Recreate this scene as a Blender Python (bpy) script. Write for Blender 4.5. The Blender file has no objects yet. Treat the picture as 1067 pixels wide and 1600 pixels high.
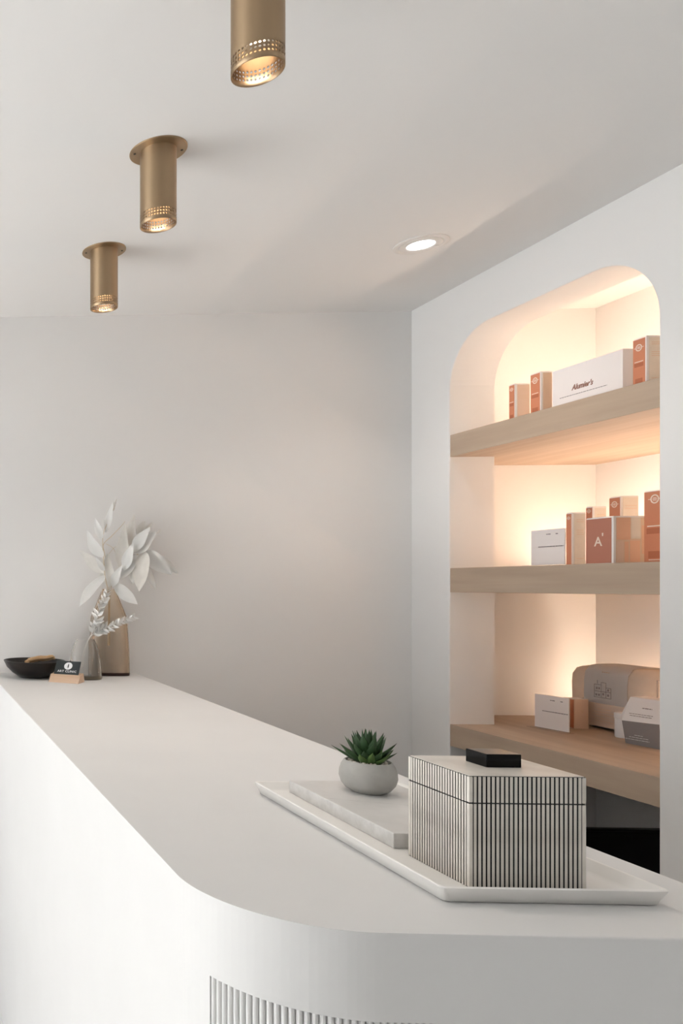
import bpy, bmesh, math, random
from mathutils import Vector, Matrix
PI = math.pi
SC = bpy.context.scene
COL = SC.collection
random.seed(7)

# ------------------------------------------------------------------ camera
FPX = 1225.0
cam_d = bpy.data.cameras.new('camera')
cam = bpy.data.objects.new('camera', cam_d)
COL.objects.link(cam)
cam_d.sensor_fit = 'AUTO'
cam_d.sensor_width = 36.0
cam_d.lens = FPX / 1600.0 * 36.0
cam_d.shift_x = (533.5 + 200.0) / 1600.0
cam_d.shift_y = (915.0 - 800.0) / 1600.0
cam_d.clip_start = 0.02
cam.location = (0, 0, 1.43)
cam.rotation_euler = (PI / 2, 0, math.atan(55.0 / FPX))
SC.camera = cam

# ------------------------------------------------------------------ world, daylight, exposure
w = bpy.data.worlds.new('sky')
SC.world = w
w.use_nodes = True
wb = w.node_tree.nodes['Background']
wb.inputs['Color'].default_value = (0.80, 0.88, 1.0, 1)
wb.inputs['Strength'].default_value = 1.0

def area_light(name, loc, rot, sx, sy, power, col):
    l = bpy.data.lights.new(name, 'AREA')
    l.shape = 'RECTANGLE'
    l.size, l.size_y = sx, sy
    l.energy = power
    l.color = col
    o = bpy.data.objects.new(name, l)
    o.location = loc
    o.rotation_euler = rot
    COL.objects.link(o)
    return o
# daylight entering through the tall window of the left wall
area_light('window_left_offscreen', (-4.66, 1.125, 1.2), (0, -PI / 2, 0), 2.15, 3.6, 32, (0.96, 0.985, 1.0))
# sun that falls through that window onto the floor
sun_d = bpy.data.lights.new('sun_left_offscreen', 'SUN')
sun_d.energy = 27.0
sun_d.color = (1.0, 0.98, 0.955)
sun_d.angle = math.radians(0.6)
sun = bpy.data.objects.new('sun_left_offscreen', sun_d)
sun.rotation_euler = (0, math.radians(-48), math.radians(6))
COL.objects.link(sun)
vs = SC.view_settings
vs.view_transform = 'Standard'
vs.look = 'None'
vs.gamma = 1.0
vs.use_curve_mapping = False
vs.exposure = 0.45

# ------------------------------------------------------------------ materials
MATS = {}
def mat(name, col, rough=0.6, metal=0.0, var=0.0, vscale=8.0, bump=0.0, bscale=60.0, stretch=None,
        col2=None, spec=0.5, trans=0.0, ior=1.45, emit=None, estr=0.0, coat=0.0, aniso=0.0, sub=0.0, detail=4.0):
    m = bpy.data.materials.new(name)
    m.use_nodes = True
    nt = m.node_tree
    b = nt.nodes['Principled BSDF']
    b.inputs['Base Color'].default_value = (*col, 1)
    b.inputs['Roughness'].default_value = rough
    b.inputs['Metallic'].default_value = metal
    b.inputs['Specular IOR Level'].default_value = spec
    b.inputs['Transmission Weight'].default_value = trans
    b.inputs['IOR'].default_value = ior
    b.inputs['Coat Weight'].default_value = coat
    b.inputs['Anisotropic'].default_value = aniso
    if sub:
        b.inputs['Subsurface Weight'].default_value = sub
        b.inputs['Subsurface Radius'].default_value = (0.004, 0.003, 0.002)
    if emit:
        b.inputs['Emission Color'].default_value = (*emit, 1)
        b.inputs['Emission Strength'].default_value = estr
    if var or col2 or bump:
        tc = nt.nodes.new('ShaderNodeTexCoord')
        mp = nt.nodes.new('ShaderNodeMapping')
        nt.links.new(tc.outputs['Object'], mp.inputs['Vector'])
        if stretch:
            mp.inputs['Scale'].default_value = stretch
    if var or col2:
        n = nt.nodes.new('ShaderNodeTexNoise')
        n.inputs['Scale'].default_value = vscale
        n.inputs['Detail'].default_value = detail
        nt.links.new(mp.outputs['Vector'], n.inputs['Vector'])
        r = nt.nodes.new('ShaderNodeValToRGB')
        r.color_ramp.elements[0].position = 0.32
        r.color_ramp.elements[1].position = 0.68
        c2 = col2 if col2 else tuple(min(1, c * (1 + var)) for c in col)
        c1 = col if col2 else tuple(c * (1 - var) for c in col)
        r.color_ramp.elements[0].color = (*c1, 1)
        r.color_ramp.elements[1].color = (*c2, 1)
        nt.links.new(n.outputs['Fac'], r.inputs['Fac'])
        nt.links.new(r.outputs['Color'], b.inputs['Base Color'])
    if bump:
        n2 = nt.nodes.new('ShaderNodeTexNoise')
        n2.inputs['Scale'].default_value = bscale
        n2.inputs['Detail'].default_value = 3
        nt.links.new(mp.outputs['Vector'], n2.inputs['Vector'])
        bp = nt.nodes.new('ShaderNodeBump')
        bp.inputs['Strength'].default_value = bump
        bp.inputs['Distance'].default_value = 0.002
        nt.links.new(n2.outputs['Fac'], bp.inputs['Height'])
        nt.links.new(bp.outputs['Normal'], b.inputs['Normal'])
    MATS[name] = m
    return m

mat('plaster', (0.81, 0.795, 0.78), 0.85, var=0.008, vscale=1.6, bump=0.04, bscale=25, spec=0.25)
mat('ceiling_paint', (0.81, 0.795, 0.78), 0.9, var=0.008, vscale=1.2, bump=0.03, bscale=20, spec=0.2)
mat('floor_concrete', (0.79, 0.79, 0.785), 0.5, var=0.05, vscale=3)
mat('counter_plaster', (0.73, 0.718, 0.706), 0.5, var=0.014, vscale=5, bump=0.05, bscale=30, spec=0.3)
mat('oak', (0.43, 0.325, 0.24), 0.55, col2=(0.51, 0.395, 0.30), vscale=22, stretch=(1.0, 0.08, 1.2), bump=0.05, bscale=60, spec=0.3, detail=6)
mb = mat('brass', (0.41, 0.295, 0.185), 0.42, metal=1.0, var=0.05, vscale=30, stretch=(1, 1, 0.05), aniso=0.85)
_tg = mb.node_tree.nodes.new('ShaderNodeTangent')       # brushed around the tube
_tg.direction_type = 'RADIAL'
_tg.axis = 'Z'
mb.node_tree.nodes['Principled BSDF'].inputs['Anisotropic Rotation'].default_value = 0.25
mb.node_tree.links.new(_tg.outputs['Tangent'], mb.node_tree.nodes['Principled BSDF'].inputs['Tangent'])
mat('lamp_reflector', (0.78, 0.74, 0.68), 0.30, metal=1.0)
mat('lamp_glow', (1, 0.8, 0.6), 0.4, emit=(1.0, 0.80, 0.60), estr=4.5)
mat('downlight_glow', (1, 1, 1), 0.4, emit=(0.97, 0.98, 1.0), estr=9)
mat('led', (1, 0.9, 0.8), 0.4, emit=(1.0, 0.775, 0.60), estr=39)
mat('white_trim', (0.80, 0.77, 0.74), 0.5)
mat('dark_screw', (0.06, 0.045, 0.03), 0.5)
mat('tray_ceramic', (0.87, 0.845, 0.81), 0.42, var=0.012, vscale=20, spec=0.4)
mat('bone', (0.60, 0.55, 0.49), 0.42, col2=(0.74, 0.69, 0.625), vscale=26, spec=0.4, bump=0.04, bscale=150)
mat('bone_top', (0.60, 0.55, 0.49), 0.30, col2=(0.74, 0.69, 0.625), vscale=30, spec=0.5)
mat('black_horn', (0.004, 0.004, 0.004), 0.13, spec=0.15)
mat('resin_black', (0.012, 0.011, 0.011), 0.5, var=0.2, vscale=80, spec=0.2)
mat('pot_concrete', (0.40, 0.385, 0.355), 0.85, col2=(0.47, 0.455, 0.425), vscale=28, bump=0.25, bscale=120, spec=0.2)
mat('soil', (0.05, 0.035, 0.025), 0.9, bump=0.4, bscale=200)
mat('pebble', (0.72, 0.62, 0.50), 0.7, col2=(0.85, 0.80, 0.72), vscale=60)
mat('succulent', (0.014, 0.042, 0.016), 0.45, col2=(0.045, 0.095, 0.030), vscale=26, spec=0.45)
mat('succulent_light', (0.060, 0.125, 0.030), 0.45, col2=(0.13, 0.20, 0.06), vscale=30, spec=0.45)
def tinted_glass(name, absorb, density):
    m = mat(name, (1, 1, 1), 0.0, trans=1.0, ior=1.48)
    v = m.node_tree.nodes.new('ShaderNodeVolumeAbsorption')
    v.inputs['Color'].default_value = (*absorb, 1)
    v.inputs['Density'].default_value = density
    m.node_tree.links.new(v.outputs[0], m.node_tree.nodes['Material Output'].inputs['Volume'])
tinted_glass('glass_amber', (0.70, 0.40, 0.0), 105)
tinted_glass('glass_grey', (0.54, 0.46, 0.32), 36)
def clear_sheet(name, tint, fac):
    m = mat(name, tint, 0.02)
    nt = m.node_tree
    tr_ = nt.nodes.new('ShaderNodeBsdfTransparent')
    tr_.inputs['Color'].default_value = (*tint, 1)
    gl = nt.nodes.new('ShaderNodeBsdfGlossy')
    gl.inputs['Roughness'].default_value = 0.03
    mx = nt.nodes.new('ShaderNodeMixShader')
    mx.inputs['Fac'].default_value = fac
    nt.links.new(tr_.outputs[0], mx.inputs[1])
    nt.links.new(gl.outputs[0], mx.inputs[2])
    nt.links.new(mx.outputs[0], nt.nodes['Material Output'].inputs['Surface'])
clear_sheet('window_glass', (0.98, 0.99, 0.99), 0.06)
clear_sheet('acrylic', (0.97, 0.96, 0.95), 0.22)
mat('bleached_leaf', (0.975, 0.97, 0.955), 0.9, spec=0.15, var=0.015, vscale=40)
mat('pale_leaf', (0.94, 0.915, 0.875), 0.9, spec=0.15, var=0.04, vscale=40)
mat('dry_stem', (0.66, 0.53, 0.36), 0.7, var=0.1, vscale=40)
mat('bowl_black', (0.009, 0.0075, 0.007), 0.30, spec=0.35, col2=(0.022, 0.016, 0.013), vscale=14, bump=0.1, bscale=40)
mat('dry_wood', (0.46, 0.27, 0.13), 0.7, col2=(0.66, 0.44, 0.25), vscale=40, stretch=(0.3, 2, 2))
mat('holder_face', (0.58, 0.40, 0.27), 0.55, col2=(0.68, 0.50, 0.37), vscale=30, stretch=(0.15, 1, 2))
mat('card_black', (0.018, 0.024, 0.026), 0.45)
mat('ink_white', (0.85, 0.85, 0.86), 0.5)
mat('ink_grey', (0.20, 0.16, 0.16), 0.6)
mat('ink_brown', (0.30, 0.15, 0.11), 0.6)
mat('ink_pale', (0.82, 0.66, 0.55), 0.5)
mat('carton_orange', (0.60, 0.225, 0.12), 0.5, var=0.02, vscale=20)
mat('carton_rust', (0.44, 0.175, 0.115), 0.5, var=0.02, vscale=20)
mat('carton_dark', (0.45, 0.14, 0.065), 0.5)
mat('carton_dark_print', (0.36, 0.29, 0.27), 0.6)
mat('carton_white', (0.80, 0.755, 0.72), 0.5)
mat('carton_cream', (0.74, 0.66, 0.565), 0.5, var=0.03, vscale=50)
mat('carton_peach', (0.78, 0.47, 0.31), 0.5)
mat('carton_tan', (0.72, 0.53, 0.38), 0.5)
mat('carton_blush', (0.74, 0.545, 0.42), 0.5)
mat('card_white', (0.82, 0.75, 0.72), 0.5)
mat('kraft', (0.62, 0.50, 0.40), 0.7, var=0.05, vscale=18, bump=0.3, bscale=25)
mat('label_white', (0.90, 0.85, 0.82), 0.55)
mat('label_cream', (0.66, 0.53, 0.44), 0.6)
mat('facet_white', (0.80, 0.78, 0.78), 0.5)
mat('facet_grey', (0.27, 0.245, 0.245), 0.55)
mat('cabinet_black', (0.012, 0.012, 0.013), 0.35)
mat('screen_black', (0.006, 0.006, 0.007), 0.18, spec=0.3)
mat('marble', (0.62, 0.60, 0.575), 0.35, col2=(0.72, 0.70, 0.68), vscale=16, spec=0.5, detail=10, bump=0.03, bscale=90)
mat('marble_edge', (0.62, 0.60, 0.575), 0.6, col2=(0.72, 0.70, 0.68), vscale=70, bump=0.3, bscale=160)
mat('vein', (0.40, 0.385, 0.37), 0.5)
mat('alu_frame', (0.75, 0.75, 0.75), 0.5)

for _n in ('bleached_leaf', 'pale_leaf'):      # thin blades let light through
    _nt = MATS[_n].node_tree
    _pb = _nt.nodes['Principled BSDF']
    _tl = _nt.nodes.new('ShaderNodeBsdfTranslucent')
    _tl.inputs['Color'].default_value = (0.95, 0.93, 0.88, 1)
    _ms = _nt.nodes.new('ShaderNodeMixShader')
    _ms.inputs['Fac'].default_value = 0.12
    _nt.links.new(_pb.outputs[0], _ms.inputs[1])
    _nt.links.new(_tl.outputs[0], _ms.inputs[2])
    _nt.links.new(_ms.outputs[0], _nt.nodes['Material Output'].inputs['Surface'])

# ------------------------------------------------------------------ helpers
def obj(name, bm, m, parent=None, smooth=False, loc=None, rot=None):
    me = bpy.data.meshes.new(name)
    bm.normal_update()
    bm.to_mesh(me)
    bm.free()
    if isinstance(m, (list, tuple)):
        for k in m:
            me.materials.append(MATS[k])
    else:
        me.materials.append(MATS[m])
    if smooth:
        for p in me.polygons:
            p.use_smooth = True
        me.set_sharp_from_angle(angle=math.radians(48))
    o = bpy.data.objects.new(name, me)
    COL.objects.link(o)
    if parent:
        o.parent = parent
    if loc:
        o.location = loc
    if rot:
        o.rotation_euler = rot
    return o

def inst(src, name, parent, loc=(0, 0, 0), rot=(0, 0, 0), scale=(1, 1, 1)):
    o = bpy.data.objects.new(name, src.data)
    COL.objects.link(o)
    o.parent = parent
    o.location = loc
    o.rotation_euler = rot
    o.scale = scale
    return o

def tag(o, label, cat, group=None):
    o['label'] = label
    o['category'] = cat
    if group:
        o['group'] = group
    return o

def thing(name, label, cat, loc=(0, 0, 0), rz=0.0, group=None):
    o = bpy.data.objects.new(name, None)
    o.empty_display_size = 0.02
    COL.objects.link(o)
    o.location = loc
    o.rotation_euler = (0, 0, rz)
    return tag(o, label, cat, group)

def struct(o):
    o['kind'] = 'structure'
    return o

def box(bm, x0, x1, y0, y1, z0, z1, bev=0.0, seg=2):
    r = bmesh.ops.create_cube(bm, size=1.0)
    vs_ = r['verts']
    for v in vs_:
        v.co = Vector(((x0 + x1) / 2 + v.co.x * (x1 - x0), (y0 + y1) / 2 + v.co.y * (y1 - y0), (z0 + z1) / 2 + v.co.z * (z1 - z0)))
    if bev:
        es = list({e for v in vs_ for e in v.link_edges})
        bmesh.ops.bevel(bm, geom=es, offset=bev, segments=seg, profile=0.5, affect='EDGES')
    return vs_

def boxobj(name, m, parent, x0, x1, y0, y1, z0, z1, bev=0.0, seg=2):
    bm = bmesh.new()
    box(bm, x0, x1, y0, y1, z0, z1, bev, seg)
    return obj(name, bm, m, parent)

def lathe(bm, prof, n=48, close=False, sx=1.0, sy=1.0, power=2.0, mi=0):
    """prof = [(r, z)...]; power > 2 squares off the section."""
    rings = []
    for r, z in prof:
        ring = []
        for k in range(n):
            a = 2 * PI * k / n
            c, s = math.cos(a), math.sin(a)
            q = (abs(c) ** power + abs(s) ** power) ** (-1.0 / power)
            ring.append(bm.verts.new((r * c * q * sx, r * s * q * sy, z)))
        rings.append(ring)
    for a, b in zip(rings, rings[1:]):
        for k in range(n):
            f = bm.faces.new((a[k], a[(k + 1) % n], b[(k + 1) % n], b[k]))
            f.material_index = mi
    if close:
        f = bm.faces.new(list(reversed(rings[0])))
        f.material_index = mi
        f = bm.faces.new(rings[-1])
        f.material_index = mi
    return rings

def tube(bm, pts, rads, n=8):
    pts = [Vector(p) for p in pts]
    rings = []
    for i, p in enumerate(pts):
        t = (pts[min(i + 1, len(pts) - 1)] - pts[max(i - 1, 0)]).normalized()
        up = Vector((0, 1, 0)) if abs(t.y) < 0.9 else Vector((1, 0, 0))
        a = t.cross(up).normalized()
        b = t.cross(a).normalized()
        r = rads[i] if isinstance(rads, (list, tuple)) else rads
        rings.append([bm.verts.new(p + a * math.cos(2 * PI * k / n) * r + b * math.sin(2 * PI * k / n) * r) for k in range(n)])
    for a, b in zip(rings, rings[1:]):
        for k in range(n):
            bm.faces.new((a[k], b[k], b[(k + 1) % n], a[(k + 1) % n]))
    bm.faces.new(rings[0])
    bm.faces.new(list(reversed(rings[-1])))

def curve_pts(ctrl, n=16):
    """Catmull-Rom through the control points"""
    c = [Vector(p) for p in ctrl]
    c = [c[0] * 2 - c[1]] + c + [c[-1] * 2 - c[-2]]
    out = []
    for i in range(1, len(c) - 2):
        for k in range(n):
            t = k / n
            p0, p1, p2, p3 = c[i - 1], c[i], c[i + 1], c[i + 2]
            out.append(0.5 * ((2 * p1) + (p2 - p0) * t + (2 * p0 - 5 * p1 + 4 * p2 - p3) * t * t + (3 * p1 - p0 - 3 * p2 + p3) * t ** 3))
    out.append(c[-2])
    return out

def extrude_poly(bm, pts, z0, z1, bev_top=0.0, seg=3):
    """prism over a polygon in XY (counter-clockwise)"""
    lo = [bm.verts.new((x, y, z0)) for x, y in pts]
    hi = [bm.verts.new((x, y, z1)) for x, y in pts]
    n = len(pts)
    bm.faces.new(list(reversed(lo)))
    top = bm.faces.new(hi)
    for k in range(n):
        bm.faces.new((lo[k], lo[(k + 1) % n], hi[(k + 1) % n], hi[k]))
    if bev_top:
        bmesh.ops.bevel(bm, geom=list(top.edges), offset=bev_top, segments=seg, profile=0.5, affect='EDGES')

def text_mesh(name, s, size, m, parent, loc, rot, depth=0.0003, shear=0.0, bold=0.0, spacing=1.0, align='CENTER', sxy=(1, 1)):
    cu = bpy.data.curves.new(name + '_curve', 'FONT')
    cu.body = s
    cu.size = size
    cu.align_x = align
    cu.align_y = 'CENTER'
    cu.extrude = depth
    cu.shear = shear
    cu.offset = bold
    cu.space_character = spacing
    cu.resolution_u = 3
    t = bpy.data.objects.new(name + '_tmp', cu)
    COL.objects.link(t)
    dg = bpy.context.evaluated_depsgraph_get()
    dg.update()
    me = bpy.data.meshes.new_from_object(t.evaluated_get(dg))
    bpy.data.objects.remove(t)
    bpy.data.curves.remove(cu)
    me.name = name
    me.materials.clear()
    me.materials.append(MATS[m])
    o = bpy.data.objects.new(name, me)
    COL.objects.link(o)
    o.parent = parent
    o.location = loc
    o.rotation_euler = rot
    o.scale = (sxy[0], sxy[1], 1)
    return o

# rotations that stand flat artwork (XY plane, facing +Z) on a face
FACE_NEG_X = (PI / 2, 0, -PI / 2)     # reads left to right when looked at along +X
FACE_NEG_Y = (PI / 2, 0, 0)

def arc(cx, cy, r, a0, a1, n):
    return [(cx + r * math.cos(a0 + (a1 - a0) * k / n), cy + r * math.sin(a0 + (a1 - a0) * k / n)) for k in range(n + 1)]

# ------------------------------------------------------------------ the room
H = 2.45
XW, XI, XB = 1.872, 2.022, 2.53      # niche wall face, its inner face, back of the shelf recess
YB = 3.0                              # back wall
def sbox(name, m, *a):
    return struct(boxobj(name, m, None, *a))
sbox('floor', 'floor_concrete', -4.8, 2.65, -2.6, 3.12, -0.1, 0.0)
sbox('ceiling', 'ceiling_paint', -4.8, 2.65, -2.6, 3.12, H, H + 0.1)
sbox('wall_back', 'plaster', -4.8, XI, YB, YB + 0.12, 0, H)
sbox('wall_recess_end', 'plaster', XI, XB + 0.12, YB, YB + 0.12, 0, H)
sbox('wall_recess_back', 'plaster', XB, XB + 0.12, 1.62, YB, 0, H)
sbox('wall_recess_near', 'plaster', XI, XB, 1.62, 1.74, 0, H)

# niche wall with its arched opening that runs down to the floor
NY0, NY1, NZ, NR = 2.040, 2.797, 2.288, 0.185
pts = [(-2.6, 0), (NY0, 0)]
pts += [(NY0 + NR - NR * math.cos(a), NZ - NR + NR * math.sin(a)) for a in [PI / 2 * k / 16 for k in range(17)]]
pts += [(NY1 - NR + NR * math.sin(a), NZ - NR + NR * math.cos(a)) for a in [PI / 2 * k / 16 for k in range(17)]]
pts += [(NY1, 0), (YB, 0), (YB, H), (-2.6, H)]
bm = bmesh.new()
fr = [bm.verts.new((XW, y, z)) for y, z in pts]
bk = [bm.verts.new((XI, y, z)) for y, z in pts]
f1 = bm.faces.new(fr)
f2 = bm.faces.new(list(reversed(bk)))
n = len(pts)
for k in range(n):
    bm.faces.new((fr[(k + 1) % n], fr[k], bk[k], bk[(k + 1) % n]))
bmesh.ops.recalc_face_normals(bm, faces=bm.faces)
es = [e for e in f1.edges if (e.verts[0].co.y > NY0 - 0.001 and e.verts[0].co.y < NY1 + 0.001 and e.verts[1].co.y > NY0 - 0.001 and e.verts[1].co.y < NY1 + 0.001) and min(v.co.z for v in e.verts) >= 0 and max(v.co.z for v in e.verts) < H - 0.01]
bmesh.ops.bevel(bm, geom=es, offset=0.003, segments=2, profile=0.5, affect='EDGES')
bmesh.ops.triangulate(bm, faces=[f for f in bm.faces if len(f.verts) > 4])
struct(obj('wall_right', bm, 'plaster'))

# left wall with a wide low window, plain rear wall
def wall_x(name, x0, x1, y0, y1, wy0, wy1, wz0, wz1):
    bm = bmesh.new()
    box(bm, x0, x1, y0, wy0, 0, H)
    box(bm, x0, x1, wy1, y1, 0, H)
    box(bm, x0, x1, wy0, wy1, 0, wz0)
    box(bm, x0, x1, wy0, wy1, wz1, H)
    return struct(obj(name, bm, 'plaster'))
wall_x('wall_left', -4.8, -4.68, -2.6, 3.0, -0.7, 2.95, 0.1, 2.3)
sbox('wall_rear', 'plaster', -4.68, XW, -2.6, -2.48, 0, H)
def window(name, along_y, fixed, a0, a1, z0, z1, n):
    bm = bmesh.new()
    t = 0.03
    def b(p0, p1, q0, q1):
        if along_y: box(bm, fixed - t, fixed + t, p0, p1, q0, q1)
        else: box(bm, p0, p1, fixed - t, fixed + t, q0, q1)
    b(a0, a1, z0, z0 + 0.05); b(a0, a1, z1 - 0.05, z1)
    for k in range(n + 1):
        c = a0 + 0.025 + (a1 - a0 - 0.05) * k / n
        b(c - 0.025, c + 0.025, z0, z1)
    o = struct(obj(name, bm, 'alu_frame'))
    for k in range(n):
        c0 = a0 + 0.05 + (a1 - a0 - 0.1) * k / n; c1 = a0 + 0.05 + (a1 - a0 - 0.1) * (k + 1) / n
        bm = bmesh.new()
        if along_y: box(bm, fixed - 0.004, fixed + 0.004, c0 - 0.01, c1 + 0.01, z0 + 0.04, z1 - 0.04)
        else: box(bm, c0 - 0.01, c1 + 0.01, fixed - 0.004, fixed + 0.004, z0 + 0.04, z1 - 0.04)
        obj('pane', bm, 'window_glass', o)
window('window_1', True, -4.74, -0.7, 2.95, 0.1, 2.3, 4)

# ------------------------------------------------------------------ reception counter
CX0, CX1, CY0, CZ, CR = 0.308, 0.863, 0.766, 1.10, 0.145
AP = 0.085
cnt = thing('reception_counter', 'long white plaster reception counter with rounded corner and fluted base', 'counter', (0, 0, 0))
def outline(ins, r, x1=CX1):
    p = arc(CX0 + CR, CY0 + CR, CR - ins, PI, 1.5 * PI, 28)
    p += [(x1, CY0 + ins), (x1, YB - 0.0005), (CX0 + ins, YB - 0.0005)]
    return p
bm = bmesh.new()
extrude_poly(bm, outline(0, CR), CZ - AP, CZ, 0.004, 3)
o = obj('top', bm, 'counter_plaster', cnt)
bm = bmesh.new()
extrude_poly(bm, outline(0.0065, CR, CX1 - 0.03), 0.0, CZ - AP + 0.002)
obj('base', bm, 'counter_plaster', cnt)
# plain facing on the long side, nearly flush with the band above
bm = bmesh.new()
A_START = PI + 0.42
pl = arc(CX0 + CR, CY0 + CR, CR - 0.0025, PI, A_START, 8)
pin = arc(CX0 + CR, CY0 + CR, CR - 0.0095, PI, A_START, 8)
extrude_poly(bm, [(CX0 + 0.0025, YB)] + pl + list(reversed(pin)) + [(CX0 + 0.0095, YB)], 0.0, CZ - AP + 0.001)
bmesh.ops.recalc_face_normals(bm, faces=bm.faces)
obj('side_panel', bm, 'counter_plaster', cnt)
# half round flutes around the corner and along the front
bm = bmesh.new()
FP = 0.0066
nseg = 6
prof = [(0.47 * FP * math.cos(PI * k / nseg), 0.0042 * math.sin(PI * k / nseg)) for k in range(nseg + 1)]
lo = [bm.verts.new((x, -y, 0.0)) for x, y in prof]
hi = [bm.verts.new((x, -y, CZ - AP + 0.001)) for x, y in prof]
for k in range(nseg):
    bm.faces.new((lo[k + 1], lo[k], hi[k], hi[k + 1]))
bm.faces.new((lo[0], lo[-1], hi[-1], hi[0]))
bm.faces.new(lo); bm.faces.new(list(reversed(hi)))
bmesh.ops.recalc_face_normals(bm, faces=bm.faces)
fl = None
s = 0.0
ra = CR - 0.0066
arc_len = ra * (1.5 * PI - A_START)
k = 0
while True:
    s = 0.5 * FP + k * FP
    if s < arc_len:
        a = A_START + s / ra
        x, y, rz = CX0 + CR + ra * math.cos(a), CY0 + CR + ra * math.sin(a), a - 1.5 * PI
    else:
        x, y, rz = CX0 + CR + (s - arc_len), CY0 + 0.0066, 0.0
    if x > CX1 - 0.035:
        break
    if fl is None:
        fl = obj('flute', bm, 'counter_plaster', cnt, loc=(x, y, 0), rot=(0, 0, rz))
    else:
        inst(fl, 'flute', cnt, (x, y, 0), (0, 0, rz))
    k += 1

# ------------------------------------------------------------------ brass ceiling spots
def make_spot_meshes():
    R, T, L = 0.0405, 0.0016, 0.1755
    n, rows = 38, 3
    zb0, pitch = 0.0078, 0.0068
    z1 = zb0 + rows * pitch
    # perforated shell: 8-sided holes
    bm = bmesh.new()
    def P(a, z, r):
        return bm.verts.new((r * math.cos(a), r * math.sin(a), z))
    for r, side in ((R, 0), (R - T, 1)):
        da = 2 * PI / n
        for i in range(n):
            a0 = i * da
            for (za, zc) in ((0, zb0), (z1, L - 0.002)):
                if za > 0 and True:
                    pass
                q = [P(a0, za, r), P(a0 + da, za, r), P(a0 + da, zc, r), P(a0, zc, r)]
                f = bm.faces.new(q if side == 0 else list(reversed(q)))
                f.material_index = side
            for j in range(rows):
                zc = zb0 + (j + 0.5) * pitch
                ac = a0 + da / 2
                hr = 0.34 * pitch
                hole, rim = [], []
                for k in range(8):
                    t = 2 * PI * (k + 0.5) / 8
                    hole.append(P(ac + hr * math.cos(t) / R, zc + hr * math.sin(t), r))
                    sq = 1 / max(abs(math.cos(t)), abs(math.sin(t)))
                    rim.append(P(ac + da / 2 * math.cos(t) * sq, zc + pitch / 2 * math.sin(t) * sq, r))
                corners = {0: P(ac + da / 2, zc + pitch / 2, r), 2: P(ac - da / 2, zc + pitch / 2, r),
                           4: P(ac - da / 2, zc - pitch / 2, r), 6: P(ac + da / 2, zc - pitch / 2, r)}
                for k in range(8):
                    k2 = (k + 1) % 8
                    q = [hole[k], rim[k]] + ([corners[k]] if k in corners else []) + [rim[k2], hole[k2]]
                    f = bm.faces.new(q if side == 0 else list(reversed(q)))
                    f.material_index = side
    # lower lip
    da = 2 * PI / n
    for i in range(n):
        f = bm.faces.new([P(i * da, 0, R), P(i * da, 0, R - T), P((i + 1) * da, 0, R - T), P((i + 1) * da, 0, R)])
        f.material_index = 0
    bmesh.ops.remove_doubles(bm, verts=bm.verts, dist=0.00005)
    for f in bm.faces:
        f.smooth = True
    shell = bm
    bm = bmesh.new()   # canopy plate
    lathe(bm, [(0.0, L - 0.0028), (0.0625, L - 0.0028), (0.0642, L - 0.0018), (0.0642, L)], 64)
    bmesh.ops.remove_doubles(bm, verts=bm.verts, dist=0.00001)
    bm.faces.new([v for v in bm.verts if abs(v.co.z - L) < 1e-6])
    bmesh.ops.recalc_face_normals(bm, faces=bm.faces)
    canopy = bm
    bm = bmesh.new()   # lamp holder and reflector cup
    lathe(bm, [(0.0385, 0.060), (0.033, 0.062), (0.026, 0.072), (0.026, 0.080), (0.0388, 0.080)], 40)
    cup = bm
    bm = bmesh.new()   # bulb
    lathe(bm, [(0.0005, 0.054), (0.012, 0.0552), (0.021, 0.059), (0.0258, 0.066), (0.0258, 0.073)], 32)
    bulb = bm
    bm = bmesh.new()
    lathe(bm, [(0.0003, L - 0.0042), (0.0024, L - 0.0042), (0.003, L - 0.0034), (0.003, L - 0.0026)], 12)
    screw = bm
    return shell, canopy, cup, bulb, screw, L

sh, ca, cu_, bu, sw, SL = make_spot_meshes()
proto = None
for i, (x, y, lab) in enumerate(((0.5757, 1.3165, 'brass cylinder ceiling spotlight farthest from the back wall'),
                                 (0.588, 1.867, 'brass cylinder ceiling spotlight in the middle of the row of three'),
                                 (0.599, 2.418, 'brass cylinder ceiling spotlight closest to the back wall'))):
    t = thing('ceiling_spotlight', lab, 'ceiling light', (x, y, H - SL), 0.0, 'brass ceiling spotlights above the counter')
    if proto is None:
        p = [obj('tube', sh, ['brass', 'brass'], t), obj('canopy', ca, 'brass', t, True),
             obj('reflector', cu_, 'lamp_reflector', t, True), obj('bulb', bu, 'lamp_glow', t, True)]
        p[1].data.polygons.foreach_set('use_smooth', [False] * len(p[1].data.polygons))
        scr = obj('screw', sw, 'dark_screw', p[1], True, loc=(0.0525, -0.006, 0))
        inst(scr, 'screw', p[1], (-0.0525, 0.006, 0))
        proto = p
    else:
        for q in proto:
            c = inst(q, q.name.split('.')[0], t)
            if q.name.startswith('canopy'):
                inst(scr, 'screw', c, (0.0525, -0.006, 0)); inst(scr, 'screw', c, (-0.0525, 0.006, 0))

def lamp_spot(parent, loc, power, col, size, blend, rad):
    l = bpy.data.lights.new('spot_beam', 'SPOT')
    l.energy = power
    l.color = col
    l.spot_size = size
    l.spot_blend = blend
    l.shadow_soft_size = rad
    o = bpy.data.objects.new('spot_beam', l)
    COL.objects.link(o)
    o.parent = parent
    o.location = loc
for t in [o for o in COL.objects if o.name.startswith('ceiling_spotlight')]:
    lamp_spot(t, (0, 0, 0.050), 6, (1.0, 0.89, 0.79), math.radians(95), 0.6, 0.02)

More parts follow.
